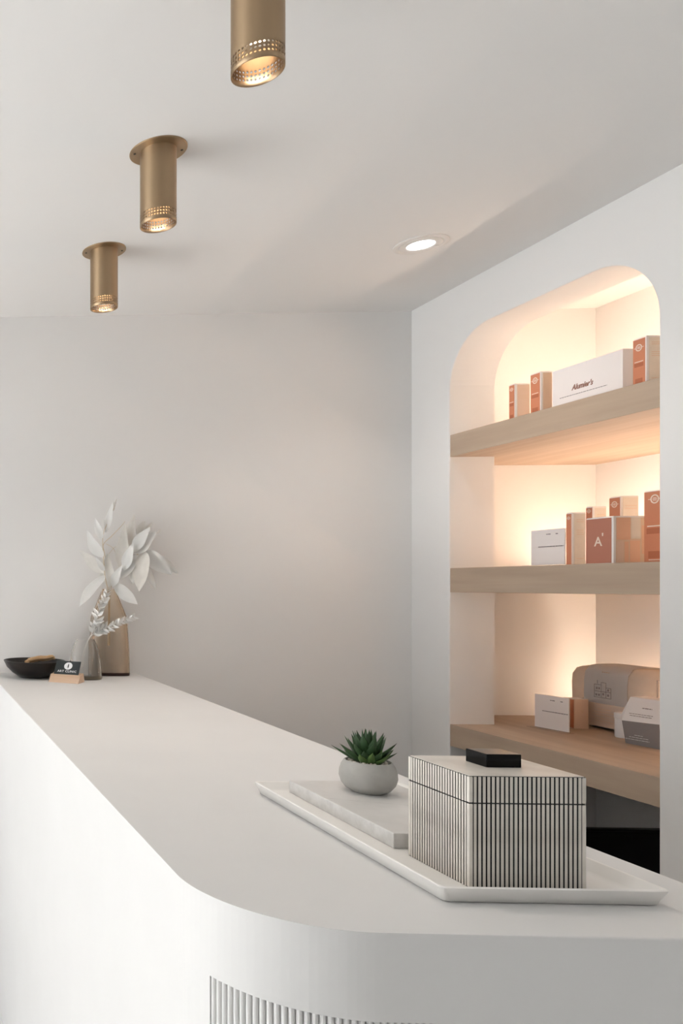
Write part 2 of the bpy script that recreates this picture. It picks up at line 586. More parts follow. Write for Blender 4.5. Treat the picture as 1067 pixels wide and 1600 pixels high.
# recessed white downlight
dl = thing('recessed_downlight', 'round white recessed downlight glowing in the ceiling', 'ceiling light', (1.531, 2.411, H))
bm = bmesh.new()
lathe(bm, [(0.070, 0.0), (0.0695, -0.003), (0.066, -0.004), (0.058, -0.004), (0.0565, -0.0025), (0.055, -0.0025), (0.054, -0.0045), (0.038, -0.0055), (0.0355, -0.0045), (0.0345, -0.002)], 64)
bmesh.ops.recalc_face_normals(bm, faces=bm.faces)
ring = obj('trim_ring', bm, 'white_trim', dl, True)
bm = bmesh.new()
lathe(bm, [(0.0003, -0.0030), (0.0350, -0.0030), (0.0350, -0.0012)], 48)
obj('lens', bm, 'downlight_glow', dl, True)
lamp_spot(dl, (0, 0, -0.008), 8, (1.0, 0.93, 0.86), math.radians(120), 0.7, 0.03)
for sx in (-1, 1):
    bm = bmesh.new()
    box(bm, -0.004, 0.004, -0.0015, 0.0015, -0.0062, -0.004)
    obj('clip', bm, 'white_trim', ring, loc=(0.046 * sx, 0.0, 0.0))

# ------------------------------------------------------------------ oak shelves in the arched recess
def shelf(z0, z1, label):
    bm = bmesh.new()
    e = 0.001
    p = [(XW + 0.003, NY0 - 0.001), (XI, NY0 - 0.001), (XI, 1.74), (XB, 1.74), (XB, YB), (XI, YB), (XI, NY1 + 0.001), (XW + 0.003, NY1 + 0.001)]
    extrude_poly(bm, list(reversed(p)), z0, z1)
    bmesh.ops.recalc_face_normals(bm, faces=bm.faces)
    es = [ed for ed in bm.edges if all(abs(v.co.x - XW - 0.003) < 1e-5 for v in ed.verts)]
    bmesh.ops.bevel(bm, geom=es, offset=0.0012, segments=2, profile=0.5, affect='EDGES')
    return tag(obj('oak_shelf', bm, 'oak'), label, 'shelf', 'oak shelves in the arched recess')
Z1, Z2, Z3 = 1.950, 1.490, 0.951
shelf(1.875, Z1, 'thick light oak shelf holding the orange cartons and wide white carton')
shelf(1.407, Z2, 'thick light oak shelf holding the rust carton with the letter A')
shelf(0.876, Z3, 'thick light oak shelf holding the paper bag')

def led(x0, x1, y0, y1, z, label, m='led', k=1.0):
    t = thing('led_strip', label, 'light strip', ((x0 + x1) / 2, (y0 + y1) / 2, z), 0, 'light strips behind the shelf goods')
    hx, hy = (x1 - x0) / 2, (y1 - y0) / 2
    boxobj('channel', 'white_trim', t, -hx - 0.001, hx + 0.001, -hy - 0.001, hy + 0.001, 0, 0.004 * k)
    boxobj('diffuser', m, t, -hx, hx, -hy, hy, 0.004 * k, 0.010 * k)
    return t
led(XB - 0.150, XB - 0.128, 1.80, 2.97, Z1, 'warm light strip along the back of the highest oak shelf')
led(XB - 0.150, XB - 0.128, 1.80, 2.97, Z2, 'warm light strip along the back of the middle oak shelf')
led(XB - 0.028, XB - 0.006, 1.80, 2.90, Z3, 'warm light strip along the back of the lowest oak shelf')

# low cabinet and black monitor in the bottom of the recess
cb = thing('low_cabinet', 'low dark cabinet on the recess floor carrying the black monitor', 'cabinet', (2.275, 2.56, 0))
boxobj('body', 'cabinet_black', cb, -0.22, 0.22, -0.22, 0.22, 0.0, 0.285, 0.002)
boxobj('top_panel', 'cabinet_black', cb, -0.23, 0.23, -0.23, 0.23, 0.285, 0.30, 0.002)
d = boxobj('door', 'cabinet_black', cb, -0.231, -0.2205, -0.21, 0.21, 0.03, 0.275, 0.002)
boxobj('handle', 'alu_frame', d, -0.243, -0.2305, 0.15, 0.16, 0.10, 0.20, 0.002)
mo = thing('black_monitor', 'black flat monitor standing below the lowest oak shelf', 'monitor', (2.268, 2.475, 0.30))
boxobj('housing', 'cabinet_black', mo, -0.235, 0.235, -0.012, 0.014, 0.045, 0.394, 0.004)
boxobj('screen', 'screen_black', mo, -0.228, 0.228, -0.0135, -0.011, 0.058, 0.386)
boxobj('neck', 'cabinet_black', mo, -0.025, 0.025, 0.012, 0.030, 0.004, 0.20, 0.002)
boxobj('foot', 'cabinet_black', mo, -0.11, 0.11, -0.06, 0.10, 0.0, 0.010, 0.003)

# ------------------------------------------------------------------ products on the shelves
def ring_mesh(bm, r0, r1, d, n=20, cx=0, cy=0):
    a = [[bm.verts.new((cx + r * math.cos(2 * PI * k / n), cy + r * math.sin(2 * PI * k / n), z)) for k in range(n)] for r, z in ((r0, 0), (r0, d), (r1, d), (r1, 0))]
    for p, q in zip(a, a[1:] + a[:1]):
        for k in range(n):
            bm.faces.new((p[k], p[(k + 1) % n], q[(k + 1) % n], q[k]))
def emblem(parent, loc, r, m='ink_pale'):
    bm = bmesh.new()
    d = 0.0004
    ring_mesh(bm, r * 0.72, r, d)
    box(bm, -r * 1.5, -r * 0.95, -r * 0.07, r * 0.07, 0, d)
    box(bm, r * 0.95, r * 1.5, -r * 0.07, r * 0.07, 0, d)
    for yy, wd in ((0.28, 0.42), (0.0, 0.55), (-0.28, 0.42)):
        box(bm, -r * wd, r * wd, r * (yy - 0.08), r * (yy + 0.08), 0, d)
    bmesh.ops.recalc_face_normals(bm, faces=bm.faces)
    return obj('emblem', bm, m, parent, loc=loc, rot=FACE_NEG_X)

def greeked(parent, rot, loc, wdt, rows, m, lh=0.0016, gap=0.0045, seed=0, name='printed_text'):
    """rows of tiny word marks, too small to read"""
    rg = random.Random(seed)
    bm = bmesh.new()
    for k, frac in enumerate(rows):
        x = -wdt * frac / 2
        end = wdt * frac / 2
        while x < end - 0.001:
            wl = min(rg.uniform(0.004, 0.010), end - x)
            box(bm, x, x + wl, -k * gap - lh / 2, -k * gap + lh / 2, 0, 0.0003)
            x += wl + 0.0016
    return obj(name, bm, m, parent, loc=loc, rot=rot)

def carton(label, x0, x1, y0, y1, z, top, front=None, side=None, em=None, lines=True, group=None, margin=0.0035, lighttop=False, name='product_carton'):
    """cardboard carton whose coloured face looks into the room (-X) and side face at -Y"""
    cx, cy = (x0 + x1) / 2, (y0 + y1) / 2
    t = thing(name, label, 'carton', (cx, cy, z), 0.0, group)
    hx, hy, h = (x1 - x0) / 2, (y1 - y0) / 2, top - z
    boxobj('body', 'carton_white', t, -hx, hx, -hy, hy, 0, h, 0.0006, 1)
    if front:
        fp = boxobj('front_panel', front, t, -hx - 0.0006, -hx + 0.001, -hy + margin, hy - 0.0006, 0.0015, h - 0.003)
        fw = 2 * hy - margin
        fc = margin / 2
        if em:
            emblem(fp, (-hx - 0.0006, fc, h * em), min(fw * 0.27, 0.012))
        if lines:
            bm = bmesh.new()
            box(bm, -hx - 0.0009, -hx, fc - fw * 0.35, fc + fw * 0.35, h * 0.50, h * 0.515)
            box(bm, -hx - 0.0009, -hx, fc - fw * 0.28, fc + fw * 0.28, h * 0.035, h * 0.045)
            obj('printed_line', bm, 'ink_pale', fp)
            bm = bmesh.new()
            box(bm, -hx - 0.0008, -hx, fc - fw * 0.38, fc + fw * 0.38, h * 0.40, h * 0.48)
            box(bm, -hx - 0.0008, -hx, fc - fw * 0.30, fc + fw * 0.30, h * 0.06, h * 0.16)
            obj('printed_band', bm, 'carton_dark', fp)
    if side:
        sp = boxobj('side_panel', side, t, -hx + 0.006, hx - 0.0015, -hy - 0.0006, -hy + 0.001, 0.002, h - 0.004)
        bm = bmesh.new()
        for zz in (0.86, 0.82, 0.66, 0.62, 0.58, 0.12):
            box(bm, -hx + 0.012, hx - 0.006, -hy - 0.0009, -hy, h * zz, h * zz + 0.0015)
        obj('printed_line', bm, 'carton_tan', sp)
    bm = bmesh.new()
    box(bm, -hx + 0.001, hx - 0.001, -hy + 0.001, hy - 0.001, h - 0.0002, h + 0.0008)
    obj('top_flap', bm, 'carton_white', t)
    return t, hx, hy, h

gt = 'cartons on the highest shelf'
carton('smallest orange carton with blush side on the highest shelf, standing free', 1.905, 1.9495, 2.5469, 2.5718, Z1, 2.064, 'carton_orange', 'carton_blush', 0.86, True, gt)
carton('orange carton with round emblem pushed against the wide white carton', 1.905, 1.938, 2.4475, 2.4863, Z1, 2.0748, 'carton_orange', 'carton_tan', 0.82, True, gt)
t, hx, hy, h = carton('wide white carton with slanted brown lettering on the highest shelf', 1.905, 1.985, 2.1771, 2.4053, Z1, 2.061, None, None, None, False, gt)
t.children[0].active_material = MATS['card_white']
text_mesh('lettering', "Alumier's", 0.021, 'ink_brown', t, (-hx - 0.0004, 0.012, h * 0.42), FACE_NEG_X, shear=0.35, bold=0.0006, sxy=(0.85, 1))
greeked(t, FACE_NEG_X, (-hx - 0.0003, 0.01, h * 0.24), 0.155, [1.0], 'ink_grey', 0.0016, 0.004, 3)
carton('orange carton with cream side on the highest shelf, past the wide white carton', 1.905, 1.9475, 2.1101, 2.1475, Z1, 2.0748, 'carton_orange', 'carton_cream', 0.80, True, gt)

gm = 'cartons on the middle shelf'
carton('slim tall orange carton beside the white price card on the middle shelf', 1.93, 1.968, 2.3675, 2.3875, Z2, 1.642, 'carton_orange', 'carton_cream', 0.90, False, gm, 0.002)
carton('small orange topped carton half hidden behind the rust carton, next to the slim one', 2.10, 2.14, 2.501, 2.525, Z2, 1.672, 'carton_orange', 'carton_cream', 0.93, False, gm, 0.002)
carton('carton with orange front and cream side behind the letter A carton', 2.08, 2.13, 2.384, 2.4208, Z2, 1.691, 'carton_orange', 'carton_cream', 0.89, False, gm, 0.002)
carton('tallest orange carton with pale emblem on the middle shelf by the near jamb', 1.95, 1.99, 2.1035, 2.1662, Z2, 1.679, 'carton_orange', 'carton_cream', 0.88, True, gm, 0.003)
t, hx, hy, h = carton('square rust carton with a letter A and peach patchwork side', 1.90, 1.9885, 2.1988, 2.2834, Z2, 1.617, 'carton_rust', 'carton_tan', None, False, gm, 0.006)
fp = [c for c in t.children if c.name.startswith('front_panel')][0]
sp = [c for c in t.children if c.name.startswith('side_panel')][0]
text_mesh('lettering', 'A', 0.036, 'ink_pale', fp, (-hx - 0.0008, 0.004, h * 0.47), FACE_NEG_X, bold=0.0004)
text_mesh('lettering', "'", 0.03, 'ink_pale', fp, (-hx - 0.0008, -0.010, h * 0.56), FACE_NEG_X, bold=0.0006)
for (a0, a1, b0, b1, mm) in ((0.02, 0.45, 0.50, 0.97, 'carton_peach'), (0.48, 0.78, 0.52, 0.97, 'carton_cream'), (0.04, 0.24, 0.03, 0.47, 'carton_blush'), (0.27, 0.40, 0.03, 0.46, 'carton_peach'),
                             (0.44, 0.76, 0.03, 0.48, 'carton_peach'), (0.82, 0.97, 0.20, 0.80, 'carton_peach')):
    wdt = 2 * hx - 0.0075
    x0 = -hx + 0.006
    boxobj('printed_patch', mm, sp, x0 + wdt * a0, x0 + wdt * a1, -hy - 0.0010, -hy, h * b0, h * b1)

def sign_card(label, loc, rz, wd, ht, rows, foot=True):
    t = thing('sign_card', label, 'sign', loc, rz, 'small price signs on the shelves')
    # built facing -X
    boxobj('card', 'card_white', t, -0.0012, 0.0012, -wd / 2, wd / 2, 0.003, ht)
    c = t.children[0]
    greeked(c, FACE_NEG_X, (-0.0014, -0.004, ht * 0.87), 0.016, [1.0], 'ink_grey', 0.0026, 0.004, 1)
    greeked(c, FACE_NEG_X, (-0.0014, -0.034, ht * 0.87), 0.008, [1.0], 'ink_grey', 0.0026, 0.004, 2)
    greeked(c, FACE_NEG_X, (-0.0014, -0.012, ht * 0.53), wd * 0.74, rows, 'ink_grey', 0.0026, 0.005, 4)
    boxobj('acrylic_back', 'acrylic', t, 0.0014, 0.0034, -wd / 2 - 0.001, wd / 2 + 0.001, 0.0, ht + 0.001)
    if foot:
        boxobj('acrylic_foot', 'acrylic', t, -0.022, 0.0034, -wd / 2 - 0.014, wd / 2 + 0.010, 0.0, 0.0026)
    return t
sign_card('white price card beside the slim orange carton on the middle shelf', (1.931, 2.4545, Z2), 0, 0.124, 0.109, [1.0])
sign_card('white price card in clear stand before the small peach carton', (2.134, 2.697, Z3), math.radians(9), 0.116, 0.113, [1.0])
# small peach carton behind that card
t = thing('product_carton', 'small peach carton with rust edge behind the low white price card', 'carton', (2.245, 2.745, Z3))
boxobj('body', 'carton_blush', t, -0.018, 0.028, -0.022, 0.022, 0, 0.099, 0.0006, 1)
boxobj('front_panel', 'carton_orange', t, -0.0186, -0.016, -0.0205, 0.0215, 0.003, 0.097)
boxobj('top_flap', 'carton_white', t, -0.0175, 0.0275, -0.0215, 0.0215, 0.0985, 0.0998)
boxobj('printed_mark', 'carton_tan', t, 0.004, 0.012, -0.0225, -0.021, 0.055, 0.064)

# paper bag wrapped with a printed band
bag = thing('paper_bag', 'plump cream paper bag wrapped in a printed white band', 'bag', (2.375, 2.685, Z3))
def bag_section(y, hw, h, bulge, pinch):
    """closed section in XZ at a given y, -X side first"""
    out = []
    N = 28
    for k in range(N):
        a = 2 * PI * k / N
        c, s_ = math.cos(a), math.sin(a)
        p = 5.5
        q = (abs(c) ** p + abs(s_) ** p) ** (-1 / p)
        out.append(Vector((hw * c * q, y, h / 2 + h / 2 * s_ * q)))
    return out
def loft(bm, secs, cap=True):
    rs = [[bm.verts.new(p) for p in s_] for s_ in secs]
    for a, b in zip(rs, rs[1:]):
        n_ = len(a)
        for k in range(n_):
            bm.faces.new((a[k], a[(k + 1) % n_], b[(k + 1) % n_], b[k]))
    if cap:
        bm.faces.new(list(reversed(rs[0]))); bm.faces.new(rs[-1])
    bmesh.ops.recalc_face_normals(bm, faces=bm.faces)
rg = random.Random(4)
secs = []
for y, hw, h in ((0.150, 0.062, 0.190), (0.148, 0.066, 0.200), (0.12, 0.071, 0.206), (0.06, 0.075, 0.212), (0.0, 0.076, 0.212), (-0.06, 0.075, 0.213), (-0.10, 0.072, 0.214), (-0.128, 0.066, 0.213)):
    s_ = bag_section(y, hw, h, 0, 0)
    secs.append([p + Vector((rg.uniform(-1, 1) * 0.0015, 0, rg.uniform(-1, 1) * 0.001 if p.z > 0.02 else 0)) for p in s_])
s_ = bag_section(-0.145, 0.045, 0.206, 0, 0); secs.append(s_)
s_ = bag_section(-0.165, 0.020, 0.196, 0, 0); secs.append(s_)
s_ = bag_section(-0.185, 0.006, 0.190, 0, 0); secs.append(s_)
bm = bmesh.new()
loft(bm, secs)
obj('paper_body', bm, 'kraft', bag, True)
bm = bmesh.new()   # folded crease at the closed end
box(bm, -0.010, -0.004, -0.150, -0.1425, 0.03, 0.185, 0.002)
for v in bm.verts:
    v.co.x -= 0.040
obj('fold', bm, 'kraft', bag)
def band(y0, y1, zlo, zhi, off, m, name, parent):
    bm = bmesh.new()
    outr = []
    for y in (y0, (y0 + y1) / 2, y1):
        sec = bag_section(y, 0.0775 + off, 0.2145 + off, 0, 0)
        # keep the -X side and the top
        sel = [p for k, p in enumerate(sec) if 3 <= k <= 25 and zlo <= p.z <= zhi and (p.x < 0.05)]
        outr.append(sel)
    rs = [[bm.verts.new(p) for p in s2] for s2 in outr]
    for a, b in zip(rs, rs[1:]):
        for k in range(len(a) - 1):
            bm.faces.new((a[k], a[k + 1], b[k + 1], b[k]))
    r_ = bmesh.ops.solidify(bm, geom=bm.faces[:], thickness=0.0008)
    bmesh.ops.recalc_face_normals(bm, faces=bm.faces)
    return obj(name, bm, m, parent, True)
bd = band(-0.075, 0.085, 0.0, 0.23, 0.0, 'label_white', 'printed_band', bag)
boxobj('lower_panel', 'label_cream', bd, -0.0795, -0.0775, -0.0745, 0.0845, 0.012, 0.088)
greeked(bd, FACE_NEG_X, (-0.0798, 0.005, 0.070), 0.10, [0.5, 0.9, 0.8, 0.95, 0.7], 'carton_tan', 0.0022, 0.010, 6)
greeked(bd, FACE_NEG_X, (-0.0788, 0.0, 0.193), 0.03, [1.0], 'carton_tan', 0.0025, 0.004, 7)
bm = bmesh.new()   # little line drawing of a house front
def lin(x0, y0, x1, y1, t=0.0008):
    box(bm, min(x0, x1) - t, max(x0, x1) + t, min(y0, y1) - t, max(y0, y1) + t, 0, 0.0004)
for q in ((-0.032, 0.0, 0.030, 0.0), (-0.032, 0.0, -0.032, 0.042), (-0.032, 0.042, -0.006, 0.042), (-0.006, 0.0, -0.006, 0.050), (-0.006, 0.050, 0.012, 0.050), (0.012, 0.050, 0.012, 0.0),
          (0.030, 0.0, 0.030, 0.034), (0.012, 0.034, 0.030, 0.034), (-0.028, 0.020, 0.030, 0.020), (-0.020, 0.046, -0.020, 0.056)):
    lin(*q)
for x_, y_ in ((-0.022, 0.030), (-0.013, 0.030), (-0.024, 0.008), (-0.014, 0.008), (0.002, 0.012), (0.020, 0.010), (0.020, 0.027)):
    box(bm, x_ - 0.003, x_ + 0.003, y_ - 0.0035, y_ + 0.0035, 0, 0.0004)
obj('line_drawing', bm, 'carton_dark_print', bd, loc=(-0.0788, 0.012, 0.108), rot=FACE_NEG_X)

# faceted package
fp_ = thing('faceted_package', 'white and grey faceted paper package in front of the paper bag', 'package', (2.183, 2.435, Z3), math.radians(11))
# axes: x = depth (front at 0), y = length
V = {
    'b0': (0.010, 0.050, 0.0), 'b1': (0.004, -0.050, 0.0), 'b2': (0.085, -0.062, 0.0), 'b3': (0.085, 0.055, 0.0),
    'm0': (-0.006, 0.048, 0.070), 'm1': (-0.006, -0.052, 0.074), 'e0': (0.012, 0.064, 0.085), 'e1': (0.045, -0.070, 0.082),
    'l0': (0.020, 0.060, 0.015),
    't0': (0.030, 0.052, 0.140), 't1': (0.022, -0.062, 0.140), 't2': (0.085, -0.062, 0.140), 't3': (0.085, 0.052, 0.140)}
bm = bmesh.new()
vv = {k: bm.verts.new(c) for k, c in V.items()}
def F(*ks, mi=0):
    f = bm.faces.new([vv[k] for k in ks]); f.material_index = mi
F('m0', 't0', 't1', 'm1'); F('e0', 't0', 'm0')
F('b0', 'm0', 'm1', mi=1); F('b0', 'm1', 'b1', mi=2)
F('l0', 'e0', 'm0', mi=1); F('l0', 'm0', 'b0', mi=1)
F('m1', 't1', 'e1'); F('b1', 'm1', 'e1'); F('e1', 't1', 't2'); F('b1', 'e1', 'b2'); F('e1', 't2', 'b2')
F('t0', 't3', 't2', 't1'); F('b0', 'b1', 'b2', 'b3'); F('b2', 't2', 't3', 'b3'); F('l0', 'b3', 't3', 'e0'); F('e0', 't3', 't0'); F('l0', 'b0', 'b3')
bmesh.ops.recalc_face_normals(bm, faces=bm.faces)
o = obj('shell', bm, ['facet_white', 'facet_grey', 'facet_grey'], fp_)
tilt = math.atan2(0.032, 0.067)
def lean(loc, wd, rows, m, lh, gap, sd):
    g = greeked(o, FACE_NEG_X, loc, wd, rows, m, lh, gap, sd)
    g.rotation_euler = (PI / 2 - tilt, 0, -PI / 2)
lean((0.0085, -0.010, 0.113), 0.026, [1.0], 'ink_grey', 0.0024, 0.004, 8)
lean((0.0005, 0.000, 0.094), 0.065, [1.0, 0.9], 'ink_grey', 0.0016, 0.006, 9)
greeked(o, FACE_NEG_X, (-0.0024, 0.014, 0.032), 0.075, [0.3, 0.7, 1.0], 'ink_white', 0.0013, 0.007, 10)
for ch in o.children:
    if ch.location.z < 0.05:
        ch.location = (0.0016, 0.008, 0.030); ch.rotation_euler = (PI / 2 + 0.17, 0, -PI / 2)
# small white jar behind it
j = thing('white_jar', 'small white jar between the paper bag and the faceted package', 'jar', (2.262, 2.575, Z3))
bm = bmesh.new(); lathe(bm, [(0.0005, 0), (0.024, 0), (0.026, 0.003), (0.026, 0.060), (0.024, 0.063), (0.0005, 0.063)], 32)
obj('body', bm, 'facet_white', j, True)
bm = bmesh.new(); lathe(bm, [(0.0270, 0.060), (0.0275, 0.062), (0.0275, 0.075), (0.026, 0.077), (0.0005, 0.077)], 32)
obj('lid', bm, 'facet_white', j, True)

# ------------------------------------------------------------------ tray, marble slab, bone box
TX0, TX1, TY0, TY1 = 0.557, 0.775, 0.841, 1.272
tr = thing('serving_tray', 'long white ceramic tray with raised slanted rim on the counter', 'tray', ((TX0 + TX1) / 2, (TY0 + TY1) / 2, CZ))
hx, hy = (TX1 - TX0) / 2, (TY1 - TY0) / 2
bm = bmesh.new()
def rect(ex, z, r=0.006):
    a = []
    for (sx, sy, a0) in ((1, 1, 0), (-1, 1, PI / 2), (-1, -1, PI), (1, -1, 1.5 * PI)):
        for k in range(4):
            t_ = a0 + PI / 2 * k / 3
            a.append(Vector((sx * (hx + ex - r) + r * math.cos(t_), sy * (hy + ex - r) + r * math.sin(t_), z)))
    return a
secs = [rect(-0.004, 0.0), rect(-0.001, 0.0015), rect(0.0045, 0.0155), rect(0.005, 0.0172), rect(0.0042, 0.0182), rect(0.0028, 0.0184), rect(0.0012, 0.0176), rect(-0.006, 0.0085), rect(-0.011, 0.0066), rect(-0.016, 0.006)]
rs = [[bm.verts.new(p) for p in s_] for s_ in secs]
for a, b in zip(rs, rs[1:]):
    for k in range(16):
        bm.faces.new((a[k], a[(k + 1) % 16], b[(k + 1) % 16], b[k]))
bm.faces.new(list(reversed(rs[0]))); bm.faces.new(rs[-1])
obj('dish', bm, 'tray_ceramic', tr, True)
d_ = tr.children[0]
md = d_.modifiers.new('edge', 'EDGE_SPLIT'); md.split_angle = math.radians(50)

SX0, SX1, SY0, SY1 = 0.598, 0.752, 0.993, 1.257
ZT = CZ + 0.006
sl = thing('marble_board', 'pale grey marble board lying on the white tray', 'board', ((SX0 + SX1) / 2, (SY0 + SY1) / 2, ZT))
hx, hy = (SX1 - SX0) / 2, (SY1 - SY0) / 2
bm = bmesh.new()
box(bm, -hx, hx, -hy, hy, 0, 0.019, 0.0012, 2)
for f in bm.faces:
    f.material_index = 0 if abs(f.normal.z) > 0.5 else 1
bm.normal_update()
for f in bm.faces:
    f.material_index = 0 if f.normal.z > 0.5 else 1
slab = obj('slab', bm, ['marble', 'marble_edge'], sl)
for path in (((-0.077, 0.03), (-0.03, 0.012), (0.02, -0.004), (0.045, -0.02), (0.077, -0.03)), ((0.02, -0.132), (0.01, -0.08), (0.03, -0.04))):
    bm = bmesh.new()
    cp = curve_pts([(x, y, 0.0190) for x, y in path], 6)
    prev = None
    for i, p in enumerate(cp):
        wv = 0.00035 + 0.00025 * math.sin(i * 1.7)
        q = (bm.verts.new(p + Vector((0, wv, 0.00006))), bm.verts.new(p + Vector((0, -wv, 0.00006))))
        if prev:
            bm.faces.new((prev[0], prev[1], q[1], q[0]))
        prev = q
    obj('vein', bm, 'vein', slab)
ZS = ZT + 0.019

BX0, BX1, BY0, BY1 = 0.6015, 0.7225, 0.868, 0.9705
bxo = thing('bone_inlay_box', 'black and ivory striped lidded box standing on the tray', 'box', ((BX0 + BX1) / 2, (BY0 + BY1) / 2, ZT))
hx, hy = (BX1 - BX0) / 2, (BY1 - BY0) / 2
BH, BS = 0.1200, 0.0905
PR = 0.0006
def striped(name, z0, z1):
    body = boxobj(name, 'resin_black', bxo, -hx + PR, hx - PR, -hy + PR, hy - PR, z0, z1)
    # corner posts of bone
    for sx in (-1, 1):
        for sy in (-1, 1):
            x0, x1 = sorted((sx * hx, sx * (hx - 0.0042)))
            y0, y1 = sorted((sy * hy, sy * (hy - 0.0042)))
            boxobj('corner_slat', 'bone', body, x0, x1, y0, y1, z0 + 0.0004, z1 - 0.0004, 0.0009, 2)
    # thin slats, half round towards the viewer, built for the -Y face
    for (along, half, nsl) in (('x', hx, 24), ('y', hy, 22)):
        span = 2 * (half - 0.0042)
        pit = span / nsl
        wd = pit * 0.60
        bm = bmesh.new()
        pr_ = [(-wd / 2, 0), (-wd / 2, -PR * 0.7), (-wd * 0.3, -PR), (wd * 0.3, -PR), (wd / 2, -PR * 0.7), (wd / 2, 0)]
        lo_ = [bm.verts.new((x, y, z0 + 0.0005)) for x, y in pr_]
        hi_ = [bm.verts.new((x, y, z1 - 0.0005)) for x, y in pr_]
        for k in range(6):
            bm.faces.new((lo_[k], lo_[(k + 1) % 6], hi_[(k + 1) % 6], hi_[k]))
        bm.faces.new(lo_); bm.faces.new(list(reversed(hi_)))
        bmesh.ops.recalc_face_normals(bm, faces=bm.faces)
        src = None
        for side in (-1, 1):
            for k in range(nsl):
                c = -span / 2 + (k + 0.5) * pit
                if along == 'x':
                    loc, rz = (c, side * (hy - PR), 0), (0 if side < 0 else PI)
                else:
                    loc, rz = (side * (hx - PR), c, 0), (-PI / 2 if side < 0 else PI / 2)
                if src is None:
                    src = obj('bone_slat', bm, 'bone', body, loc=loc, rot=(0, 0, rz))
                else:
                    inst(src, 'bone_slat', body, loc, (0, 0, rz))
    return body
striped('body', 0.0, BS)
lid = striped('lid', BS + 0.0005, BH - 0.0004)
boxobj('lid_panel', 'bone_top', lid, -hx + 0.0012, hx - 0.0012, -hy + 0.0012, hy - 0.0012, BH - 0.0012, BH + 0.0002, 0.0004, 1)
bm = bmesh.new()
box(bm, -0.0190, 0.0190, -0.0165, 0.0165, BH, BH + 0.0150, 0.0008, 2)
hd = obj('handle', bm, 'black_horn', bxo, loc=(0.0055, 0.006, 0))

# ------------------------------------------------------------------ succulent in a concrete pot
PX, PY = 0.681, 1.192
pot = thing('concrete_pot', 'small round grey concrete plant pot standing on the marble board', 'pot', (PX, PY, ZS))
prof = [(0.0005, 0.0), (0.022, 0.0), (0.025, 0.0008), (0.033, 0.0055), (0.0395, 0.0135), (0.0425, 0.0235), (0.0418, 0.033), (0.0390, 0.0410), (0.0355, 0.0468), (0.0335, 0.0482), (0.0318, 0.0475), (0.0310, 0.0440), (0.0310, 0.0410)]
prof = [(r * 0.88, z * 0.96) for r, z in prof]
bm = bmesh.new(); lathe(bm, prof, 56); bmesh.ops.recalc_face_normals(bm, faces=bm.faces)
obj('shell', bm, 'pot_concrete', pot, True)
bm = bmesh.new(); lathe(bm, [(0.0003, 0.0425), (0.016, 0.042), (0.0278, 0.0405)], 40)
obj('soil', bm, 'soil', pot, True)
bm = bmesh.new()
rg = random.Random(11)
for k in range(58):
    a, r = rg.uniform(0, 2 * PI), 0.0252 * math.sqrt(rg.uniform(0.25, 1))
    s_ = rg.uniform(0.0014, 0.0027)
    mtx = Matrix.Translation((r * math.cos(a), r * math.sin(a), 0.0432 + rg.uniform(0, 0.0018))) @ Matrix.Rotation(rg.uniform(0, 3), 4, 'Z') @ Matrix.Diagonal((s_ * 1.3, s_, s_ * 0.8, 1))
    bmesh.ops.create_icosphere(bm, subdivisions=1, radius=1.0, matrix=mtx)
o = obj('pebble_mulch', bm, 'pebble', pot, True); o['kind'] = 'stuff'

def fleshy_leaf(L, W, T, curl):
    """pointed thick leaf, base at origin, growing along +Z, face towards -Y"""
    bm = bmesh.new()
    N, M = 9, 10
    rs = []
    for i in range(N):
        t_ = i / (N - 1)
        wdt = W * (0.45 + 0.55 * math.sin(PI * min(1, t_ * 0.9 + 0.12))) * (1 - t_ ** 3.2) + 0.0002
        th = T * (1 - 0.75 * t_ ** 1.5) * (1 - t_ ** 6) + 0.0001
        yb = curl * t_ * t_ * L
        rs.append([bm.verts.new((wdt / 2 * math.cos(2 * PI * k / M), yb + th / 2 * math.sin(2 * PI * k / M) + 0.12 * wdt * math.cos(2 * PI * k / M) ** 2, L * t_)) for k in range(M)])
    for a, b in zip(rs, rs[1:]):
        for k in range(M):
            bm.faces.new((a[k], a[(k + 1) % M], b[(k + 1) % M], b[k]))
    bm.faces.new(list(reversed(rs[0]))); bm.faces.new(rs[-1])
    bmesh.ops.recalc_face_normals(bm, faces=bm.faces)
    return bm
suc = thing('succulent_plant', 'dark green spiky rosette succulent growing in the concrete pot', 'plant', (PX, PY, ZS + 0.0425))
srcs = {}
def suc_leaf(az, tilt_, L, W, m, base_r, z=0.0):
    key = (m, round(L, 3))
    # leaf leaning out by tilt_ towards azimuth az
    rot = (Matrix.Rotation(az + PI / 2, 3, 'Z') @ Matrix.Rotation(tilt_, 3, 'X')).to_euler()
    loc = (base_r * math.cos(az), base_r * math.sin(az), z)
    if key not in srcs:
        srcs[key] = obj('leaf', fleshy_leaf(L, W, W * 0.40, 0.10), m, suc, True, loc, rot)
    else:
        inst(srcs[key], 'leaf', suc, loc, rot)
rg = random.Random(5)
for k in range(8):
    suc_leaf(2 * PI * k / 8 + rg.uniform(-.15, .15), math.radians(rg.uniform(54, 66)), 0.038, 0.0150, 'succulent', 0.006, -0.001)
for k in range(9):
    suc_leaf(2 * PI * (k + .5) / 9 + rg.uniform(-.15, .15), math.radians(rg.uniform(38, 50)), 0.045, 0.0150, 'succulent', 0.005, 0.0)
for k in range(8):
    suc_leaf(2 * PI * k / 8 + rg.uniform(-.2, .2), math.radians(rg.uniform(22, 34)), 0.046, 0.0150, 'succulent', 0.004, 0.003)
for k in range(6):
    suc_leaf(2 * PI * (k + .3) / 6 + rg.uniform(-.2, .2), math.radians(rg.uniform(6, 18)), 0.042, 0.0135, 'succulent', 0.003, 0.008)
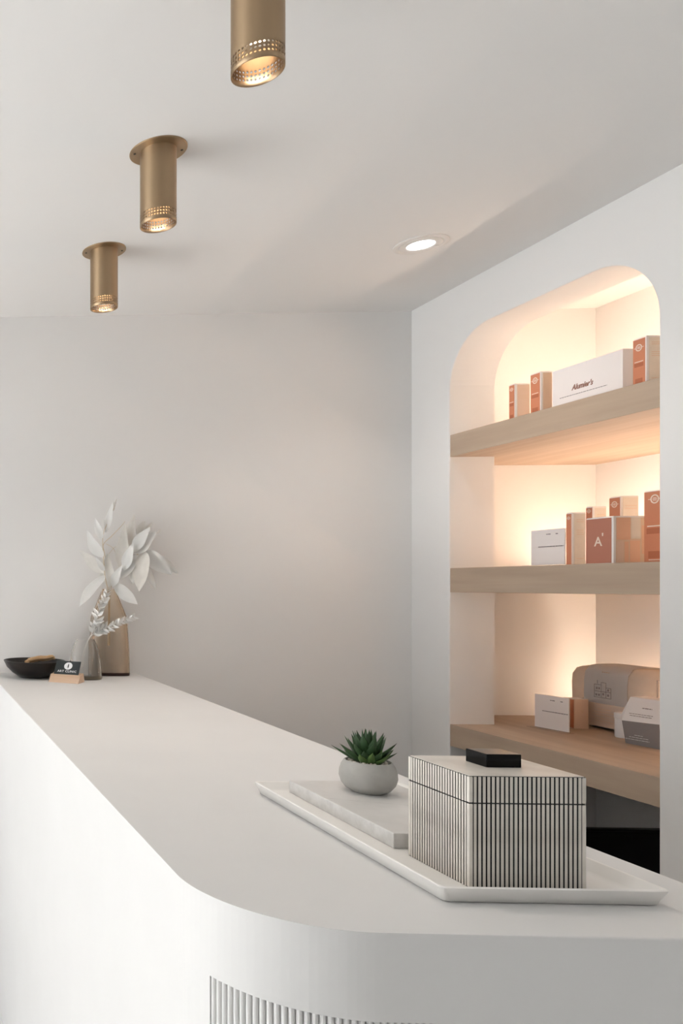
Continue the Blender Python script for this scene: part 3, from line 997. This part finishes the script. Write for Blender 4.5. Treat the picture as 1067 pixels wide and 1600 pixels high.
# younger paler leaves low on the near side
for az, tl, L in ((-1.9, 48, 0.028), (-1.45, 40, 0.030), (-1.05, 52, 0.026), (-0.6, 46, 0.028), (-2.4, 56, 0.027), (-1.3, 60, 0.024)):
    suc_leaf(az, math.radians(tl), L, 0.0125, 'succulent_light', 0.013, 0.0005)
suc_leaf(2.95, math.radians(66), 0.050, 0.0150, 'succulent', 0.006, 0.0)
suc_leaf(-3.0, math.radians(58), 0.049, 0.0150, 'succulent', 0.006, 0.0)

# ------------------------------------------------------------------ far end of the counter
# black bowl
bw = thing('black_bowl', 'wide shallow black bowl at the far end of the counter', 'bowl', (0.457, 2.845, CZ))
bm = bmesh.new()
lathe(bm, [(0.0005, 0.0), (0.045, 0.0), (0.052, 0.0015), (0.078, 0.018), (0.098, 0.038), (0.1085, 0.0595), (0.1090, 0.0612), (0.1075, 0.0618), (0.1058, 0.0600), (0.094, 0.038), (0.072, 0.020), (0.045, 0.007), (0.0005, 0.006)], 64)
bmesh.ops.recalc_face_normals(bm, faces=bm.faces)
obj('vessel', bm, 'bowl_black', bw, True)
rg = random.Random(3)
wood_items = (((0.478, 2.835, CZ + 0.066), 0.05, 0.092, 'gnarled stick of dry wood resting across the black bowl'),
              ((0.455, 2.850, CZ + 0.058), 0.6, 0.08, 'short split stick of dry wood tucked under the gnarled one'),
              ((0.490, 2.855, CZ + 0.061), -0.35, 0.085, 'pale splinter of dry wood lying in the black bowl'))
for loc, rz, L, lab in wood_items:
    bm = bmesh.new()
    pp, rr = [], []
    for k in range(9):
        t_ = k / 8
        pp.append((L * (t_ - 0.5), 0.006 * math.sin(3.3 * t_ + L * 40), 0.005 * math.sin(PI * t_) + 0.006 * (t_ > 0.7) * (t_ - 0.7) * 4))
        rr.append(0.0085 * (0.55 + 0.45 * math.sin(PI * (0.15 + 0.75 * t_))) + rg.uniform(-.001, .001))
    tube(bm, pp, rr, 7)
    tag(obj('wood_stick', bm, 'dry_wood', None, True, loc, (0.0, -0.06, rz)), lab, 'stick', 'wood sticks in the black bowl')

# wooden card holder with a black business card
hz = math.radians(-30)
ch = thing('card_holder', 'slanted wooden card holder in front of the black bowl', 'card holder', (0.5465, 2.716, CZ), hz)
# local: x along the length, front towards -y
HL = 0.052
bm = bmesh.new()
sec = [(-0.036, 0.0), (0.032, 0.0), (0.020, 0.030), (0.0, 0.026), (-0.014, 0.026)]
a = [bm.verts.new((-HL, y, z)) for y, z in sec]
b = [bm.verts.new((HL, y, z)) for y, z in sec]
n_ = len(sec)
for k in range(n_):
    f = bm.faces.new((a[k], a[(k + 1) % n_], b[(k + 1) % n_], b[k])); f.material_index = 0
f = bm.faces.new(a); f.material_index = 1
f = bm.faces.new(list(reversed(b))); f.material_index = 1
bmesh.ops.recalc_face_normals(bm, faces=bm.faces)
bmesh.ops.bevel(bm, geom=list(bm.edges), offset=0.0006, segments=1, affect='EDGES')
obj('block', bm, ['holder_face', 'holder_face'], ch)
cd = thing('business_card', 'black business card with white round logo leaning in the wooden holder', 'card', (0.5465, 2.716, CZ), hz)
lean_a = math.radians(35)
cm = Matrix.Translation((0.0, -0.010, 0.022)) @ Matrix.Rotation(-lean_a, 4, 'X')
bm = bmesh.new(); box(bm, -0.043, 0.043, -0.0006, 0.0006, 0.0, 0.057)
o = obj('card_stock', bm, 'card_black', cd); o.matrix_local = cm
card = o
bm = bmesh.new()   # disc logo with a dark upright slit
N = 32
for sgn in (-1, 1):
    out = []
    for k in range(17):
        t_ = -PI / 2 + PI * k / 16
        out.append((sgn * 0.0143 * math.cos(t_), 0.0143 * math.sin(t_)))
    inn = []
    for k in range(17):
        t_ = PI / 2 - PI * k / 16
        yy = 0.0143 * math.sin(t_)
        inn.append((sgn * (0.0021 * max(0.0, 1 - (yy / 0.0098) ** 2) + 0.00001), yy))
    for k in range(16):
        p0, p1 = out[k], out[k + 1]
        q0, q1 = inn[16 - k], inn[15 - k]
        bm.faces.new([bm.verts.new((x_, y_, 0.0003)) for x_, y_ in (p0, p1, q1, q0)])
bmesh.ops.remove_doubles(bm, verts=bm.verts, dist=1e-5)
bmesh.ops.recalc_face_normals(bm, faces=bm.faces)
obj('logo', bm, 'ink_white', card, loc=(0.002, -0.0007, 0.0375), rot=FACE_NEG_Y)
text_mesh('lettering', 'ART CLINIC', 0.0115, 'ink_white', card, (0.001, -0.0008, 0.0165), FACE_NEG_Y, depth=0.0001, spacing=1.1, bold=0.0001)

# amber glass bottle vase
vx, vy = 0.7445, 2.935
vz = thing('amber_glass_vase', 'tall amber glass bottle vase holding bleached leaf branches', 'vase', (vx, vy, CZ))
vprof = [(0.064, 0.0), (0.069, 0.0015), (0.0705, 0.006), (0.0690, 0.06), (0.0665, 0.12), (0.0640, 0.17), (0.0618, 0.212), (0.0605, 0.2165), (0.0565, 0.226), (0.0420, 0.265), (0.0275, 0.304), (0.0235, 0.314), (0.0230, 0.318)]
inner = [(r - 0.0035, max(z, 0.012)) for r, z in vprof[2:]]
bm = bmesh.new()
full = [(0.0004, 0.0)] + vprof + list(reversed(inner)) + [(0.0004, 0.012)]
lathe(bm, full, 64, close=True, sx=1.0, sy=0.70, power=4.5)
bmesh.ops.recalc_face_normals(bm, faces=bm.faces)
obj('glass_body', bm, 'glass_amber', vz, True)

# small clear glass bottle
sv = thing('small_glass_vase', 'squat smoky clear glass vase in front of the amber one', 'vase', (0.628, 2.800, CZ))
sprof = [(0.050, 0.0), (0.0555, 0.002), (0.0575, 0.008), (0.0560, 0.035), (0.0530, 0.065), (0.0480, 0.095), (0.0405, 0.120), (0.0340, 0.133), (0.0318, 0.137), (0.0312, 0.1405)]
inner = [(r - 0.0035, max(z, 0.014)) for r, z in sprof[2:]]
bm = bmesh.new()
lathe(bm, [(0.0004, 0.0)] + sprof + list(reversed(inner)) + [(0.0004, 0.014)], 56, close=True, power=2.6, sy=0.7)
bmesh.ops.recalc_face_normals(bm, faces=bm.faces)
obj('glass_body', bm, 'glass_grey', sv, True)

def leaf_bm(base, tip, wd, side, cup=0.18, droop=0.0):
    """pointed leaf blade from base to tip, its face turned by 'side' (a vector roughly normal to the blade)"""
    base, tip = Vector(base), Vector(tip)
    ax = tip - base
    L = ax.length
    t_ = ax.normalized()
    nrm = (Vector(side) - t_ * Vector(side).dot(t_)).normalized()
    lat = t_.cross(nrm).normalized()
    bm = bmesh.new()
    NL, NW = 12, 6
    rows = []
    for i in range(NL + 1):
        u = i / NL
        half = wd / 2 * (math.sin(PI * u ** 0.85) ** 0.85 if 0 < u < 1 else 0.0) * (1 - 0.25 * u) + 0.0004
        c = base + t_ * (L * u) + nrm * (droop * L * math.sin(PI * u))
        row = []
        for j in range(NW + 1):
            q = j / NW * 2 - 1
            wav = 0.04 * wd * math.sin(9 * u + 2 * q)
            row.append(bm.verts.new(c + lat * half * q + nrm * (cup * half * q * q + wav * abs(q))))
        rows.append(row)
    for a, b in zip(rows, rows[1:]):
        for j in range(NW):
            bm.faces.new((a[j], a[j + 1], b[j + 1], b[j]))
    bmesh.ops.solidify(bm, geom=bm.faces[:], thickness=0.0007)
    bmesh.ops.recalc_face_normals(bm, faces=bm.faces)
    return bm

# positions in metres relative to the vase foot: x right, z up, y depth
K = 0.000377          # metres per unit of the branch drawing
def B(cx, cy, dy=0.0):
    return Vector(((cx - 385) * K - 0.001, dy, 0.318 - (cy - 945) * K))
rg = random.Random(21)
def branch(label, stem_pts, leaves, side_twigs=()):
    t = thing('leaf_branch', label, 'branch', (vx, vy, CZ), 0, 'bleached branches in the amber vase')
    bm = bmesh.new()
    cp = curve_pts([B(*p) for p in stem_pts], 8)
    tube(bm, cp, [0.0016 - 0.0009 * i / len(cp) for i in range(len(cp))], 6)
    for tw in side_twigs:
        tube(bm, curve_pts([B(*p) for p in tw], 6), 0.0006, 5)
    obj('stem', bm, 'dry_stem', t, True)
    for (b0, t0, wd, mm, yb, yt) in leaves:
        sd = Vector((rg.uniform(-1.3, -.5), -.9, rg.uniform(-.2, .55)))
        obj('leaf', leaf_bm(B(*b0, yb), B(*t0, yt), wd * K * 1.32, sd, 0.22, rg.uniform(-.06, .08)), mm, t, True)
    return t
W1, W2 = 'bleached_leaf', 'pale_leaf'
branch('upright branch of bleached white leaves leaning to the bowl side of the amber vase',
       [(380, 1500, 0.0), (385, 1150, 0.0), (375, 950, -0.002), (345, 820, -0.01), (325, 620, -0.015), (322, 430, -0.015), (365, 300, -0.012), (420, 180, -0.01), (455, 70, -0.01)],
       [((335, 815), (60, 1118), 120, W1, -0.02, -0.07), ((315, 645), (148, 382), 105, W1, -0.02, -0.05), ((312, 465), (243, 255), 62, W1, -0.015, -0.02),
        ((348, 400), (415, 95), 66, W1, -0.015, -0.02), ((425, 185), (462, 55), 18, W2, -0.01, -0.01), ((330, 795), (112, 565), 105, W2, -0.01, 0.01), ((332, 770), (240, 640), 40, W1, -0.02, -0.035)])
branch('drooping branch of bleached white leaves leaning away from the bowl',
       [(395, 1500, 0.0), (395, 1150, 0.0), (405, 950, 0.0), (450, 850, -0.005), (510, 770, -0.01), (610, 650, -0.015), (690, 575, -0.02), (740, 560, -0.02)],
       [((425, 895), (622, 1095), 110, W1, -0.02, -0.06), ((400, 935), (385, 595), 130, W2, 0.0, 0.01), ((408, 930), (490, 715), 75, W1, -0.02, -0.04),
        ((510, 770), (540, 312), 130, W2, -0.01, -0.005), ((515, 770), (585, 500), 90, W1, -0.03, -0.05), ((600, 610), (647, 215), 115, W2, 0.0, 0.02),
        ((610, 600), (800, 395), 150, W1, -0.02, -0.05), ((600, 590), (745, 350), 100, W1, -0.03, -0.05), ((680, 430), (750, 272), 72, W2, 0.005, 0.02), ((760, 410), (825, 285), 55, W2, 0.01, 0.02),
        ((705, 570), (943, 808), 130, W1, -0.025, -0.06), ((790, 600), (1025, 800), 85, W1, -0.02, -0.04), ((700, 575), (622, 975), 150, W2, -0.04, -0.075),
        ((755, 735), (812, 945), 60, W1, -0.02, -0.04), ((610, 655), (478, 855), 100, W1, -0.02, -0.03), ((630, 690), (595, 895), 100, W1, -0.02, -0.03),
        ((580, 665), (700, 640), 60, W1, -0.02, -0.03), ((700, 560), (910, 355), 48, W2, 0.0, 0.02)])
branch('faint curled grass tendril rising behind the bleached leaves',
       [(400, 1500, 0.01), (400, 1150, 0.01), (395, 940, 0.01), (360, 620, 0.015), (345, 510, 0.015), (420, 430, 0.015), (520, 330, 0.02), (560, 280, 0.02)], [],
       [((400, 600, 0.015), (450, 540, 0.015), (500, 520, 0.015)), ((370, 500, 0.015), (440, 540, 0.02), (470, 600, 0.02))])

# feathery sprigs in the small vase
K2 = 0.00232
def S(u, v, dy=0.0):
    return Vector(((u - 133) * K2, dy, (1065 - v) * K2))
lf = None
def sprig(label, pts_, n_leaf, llen, seed):
    global lf
    t = thing('leaf_sprig', label, 'sprig', (0.628, 2.800, CZ), 0, 'white leafy sprigs in the small vase')
    rr = random.Random(seed)
    cp = curve_pts([S(*p) for p in pts_], 10)
    bm = bmesh.new()
    tube(bm, cp, 0.0012, 6)
    obj('stem', bm, 'pale_leaf', t, True)
    i0 = int(len(cp) * 0.42)
    for k in range(n_leaf):
        f_ = i0 + (len(cp) - 2 - i0) * k / (n_leaf - 1)
        i = int(f_)
        p = cp[i]
        tg = (cp[min(i + 1, len(cp) - 1)] - cp[i - 1]).normalized()
        sd = 1 if k % 2 else -1
        lat = Vector((tg.z, 0, -tg.x)) * sd
        fr_ = 1 - 0.35 * k / n_leaf
        d_ = (tg * rr.uniform(0.5, 0.95) + lat * rr.uniform(0.45, 0.85) + Vector((0, rr.uniform(-0.8, 0.3), 0))).normalized()
        L = llen * fr_ * rr.uniform(0.85, 1.2)
        if lf is None:
            lf = obj('leaf', leaf_bm((0, 0, 0), (0, 0, 0.03), 0.0135, (0, -1, 0), 0.35, 0.1), 'bleached_leaf', t, True)
            o_ = lf
        else:
            o_ = inst(lf, 'leaf', t)
        q = Vector((0, 0, 1)).rotation_difference(d_)
        o_.location = p
        o_.rotation_euler = (q.to_matrix() @ Matrix.Rotation(rr.uniform(-.9, .9), 3, 'Z')).to_euler()
        s_ = L / 0.03
        o_.scale = (s_, s_, s_)
sprig('white feathery sprig standing steeply against the amber vase', [(128, 1046, -0.01), (133, 1020, 0.0), (140, 1003, 0.005), (148, 985, 0.0), (153, 962, -0.005), (160, 945, -0.01), (165, 929, -0.01)], 32, 0.030, 1)
sprig('white feathery sprig arching sideways across the amber vase', [(126, 1048, -0.01), (130, 1025, 0.0), (139, 1004, 0.005), (152, 992, 0.0), (170, 984, -0.01), (188, 975, -0.02), (205, 969, -0.02)], 34, 0.030, 2)
